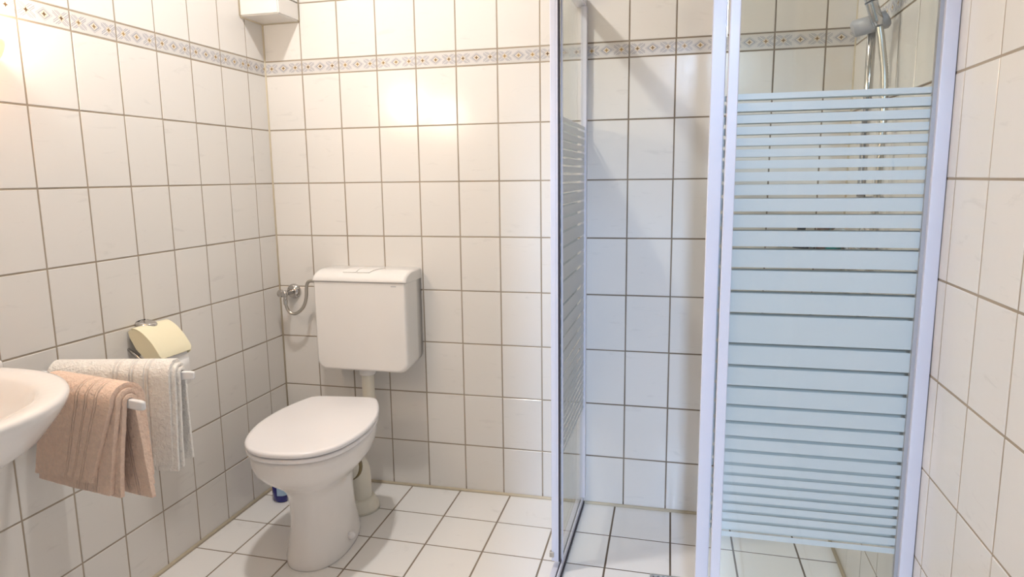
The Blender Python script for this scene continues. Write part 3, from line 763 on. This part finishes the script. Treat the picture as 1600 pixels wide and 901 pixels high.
pts = smoothline([hb + Vector((0.002, 0, -0.002)), (1.997, -0.478, 1.50), (2.005, -0.49, 1.42), (2.006, -0.50, 1.30), (2.003, -0.50, 1.10), (1.995, -0.49, 0.80), (1.985, -0.45, 0.62), (1.98, -0.40, 0.62), (1.985, -0.335, 0.75), (1.985, -0.32, 0.98)], 26)
bm = nb(); tube(bm, pts, [0.0096 if i % 2 else 0.0074 for i in range(len(pts))], 10); rel(obj('hose', bm, m_steel, hs, smooth=True), hs)
mx = thing('shower_mixer', 'chrome bar mixer tap behind the striped front panes', 'tap', (1.985, -0.32, 1.03))
bm = nb(); lathe(bm, [(0.015, -0.15), (0.022, -0.148), (0.022, -0.09), (0.020, -0.085), (0.020, 0.085), (0.022, 0.09), (0.022, 0.148), (0.015, 0.15)], (1.985, -0.32, 1.02), 'Y', 24); rel(obj('body', bm, m_chrome, mx, smooth=True), mx)
for y in (-0.39, -0.25):
    bm = nb(); tube(bm, [(RX, y, 1.02), (RX - 0.008, y, 1.02), (RX - 0.012, y, 1.02), (1.985, y, 1.02)], [0.03, 0.028, 0.012, 0.012], 20); rel(obj('wall_union', bm, m_chrome, mx, smooth=True), mx)
bm = nb(); tube(bm, [(1.985, -0.32, 1.005), (1.985, -0.32, 0.985)], 0.010, 14); rel(obj('hose_outlet', bm, m_chrome, mx, smooth=True), mx)
# corner shelf with bottles
sh = thing('corner_shelf', 'steel corner shelf in the shower seen through the gaps between stripes', 'shelf', (RX, 0, 0.93))
bm = nb(); n = 16
arc = [Vector((RX - 0.205 * math.cos(math.radians(90 * k / n)), -0.205 * math.sin(math.radians(90 * k / n)), 0)) for k in range(n + 1)] + [Vector((RX - 0.001, -0.001, 0))]
arc[0].y = -0.001; arc[-2].x = RX - 0.001
loft(bm, [[p + Vector((0, 0, z)) for p in arc] for z in (0.925, 0.931)]); rel(obj('plate', bm, m_steel, sh), sh)
bm = nb(); tube(bm, [p + Vector((0, 0, 0.965)) for p in arc[:-1]], 0.003, 8); rel(obj('guard_wire', bm, m_steel, sh, smooth=True), sh)
def bottle(label, x, y, r_, h, m):
    b = thing('shampoo_bottle', label, 'bottle', (x, y, 0.931), 'bottles on the shower shelf')
    bm = nb(); lathe(bm, [(r_ * .9, 0), (r_, .006), (r_, h * .75), (r_ * .5, h * .88), (r_ * .5, h * .9)], (0, 0, 0), 'Z', 20); obj('bottle_body', bm, m, b, smooth=True)
    bm = nb(); lathe(bm, [(r_ * .55, h * .9), (r_ * .55, h), (r_ * .4, h * 1.01)], (0, 0, 0), 'Z', 16); obj('cap', bm, m_dark, b, smooth=True)
bottle('teal shampoo bottle on the shower corner shelf', 1.985, -0.125, 0.022, 0.11, m_teal)
bottle('brown shampoo bottle on the shower corner shelf', 1.975, -0.045, 0.026, 0.13, m_brown)
bottle('black shampoo bottle on the shower corner shelf', 1.905, -0.040, 0.024, 0.10, m_dark)

# floor drain
dr = thing('floor_drain', 'small square steel floor drain in the shower floor', 'drain', (1.525, -0.475, 0))
bm = nb()
for q in ((-.055, .055, .047, .055), (-.055, .055, -.055, -.047), (-.055, -.047, -.047, .047), (.047, .055, -.047, .047)): box(bm, *q, -0.001, 0.003)
obj('frame', bm, m_steel, dr)
bm = nb(); box(bm, -.047, .047, -.047, .047, -0.002, 0.0004); obj('tray', bm, m_brown, dr)
for k in range(6):
    bm = nb(); x = -0.038 + k * 0.0152; box(bm, x - .004, x + .004, -.047, .047, 0, 0.0025); obj('grate_bar', bm, m_steel, dr)
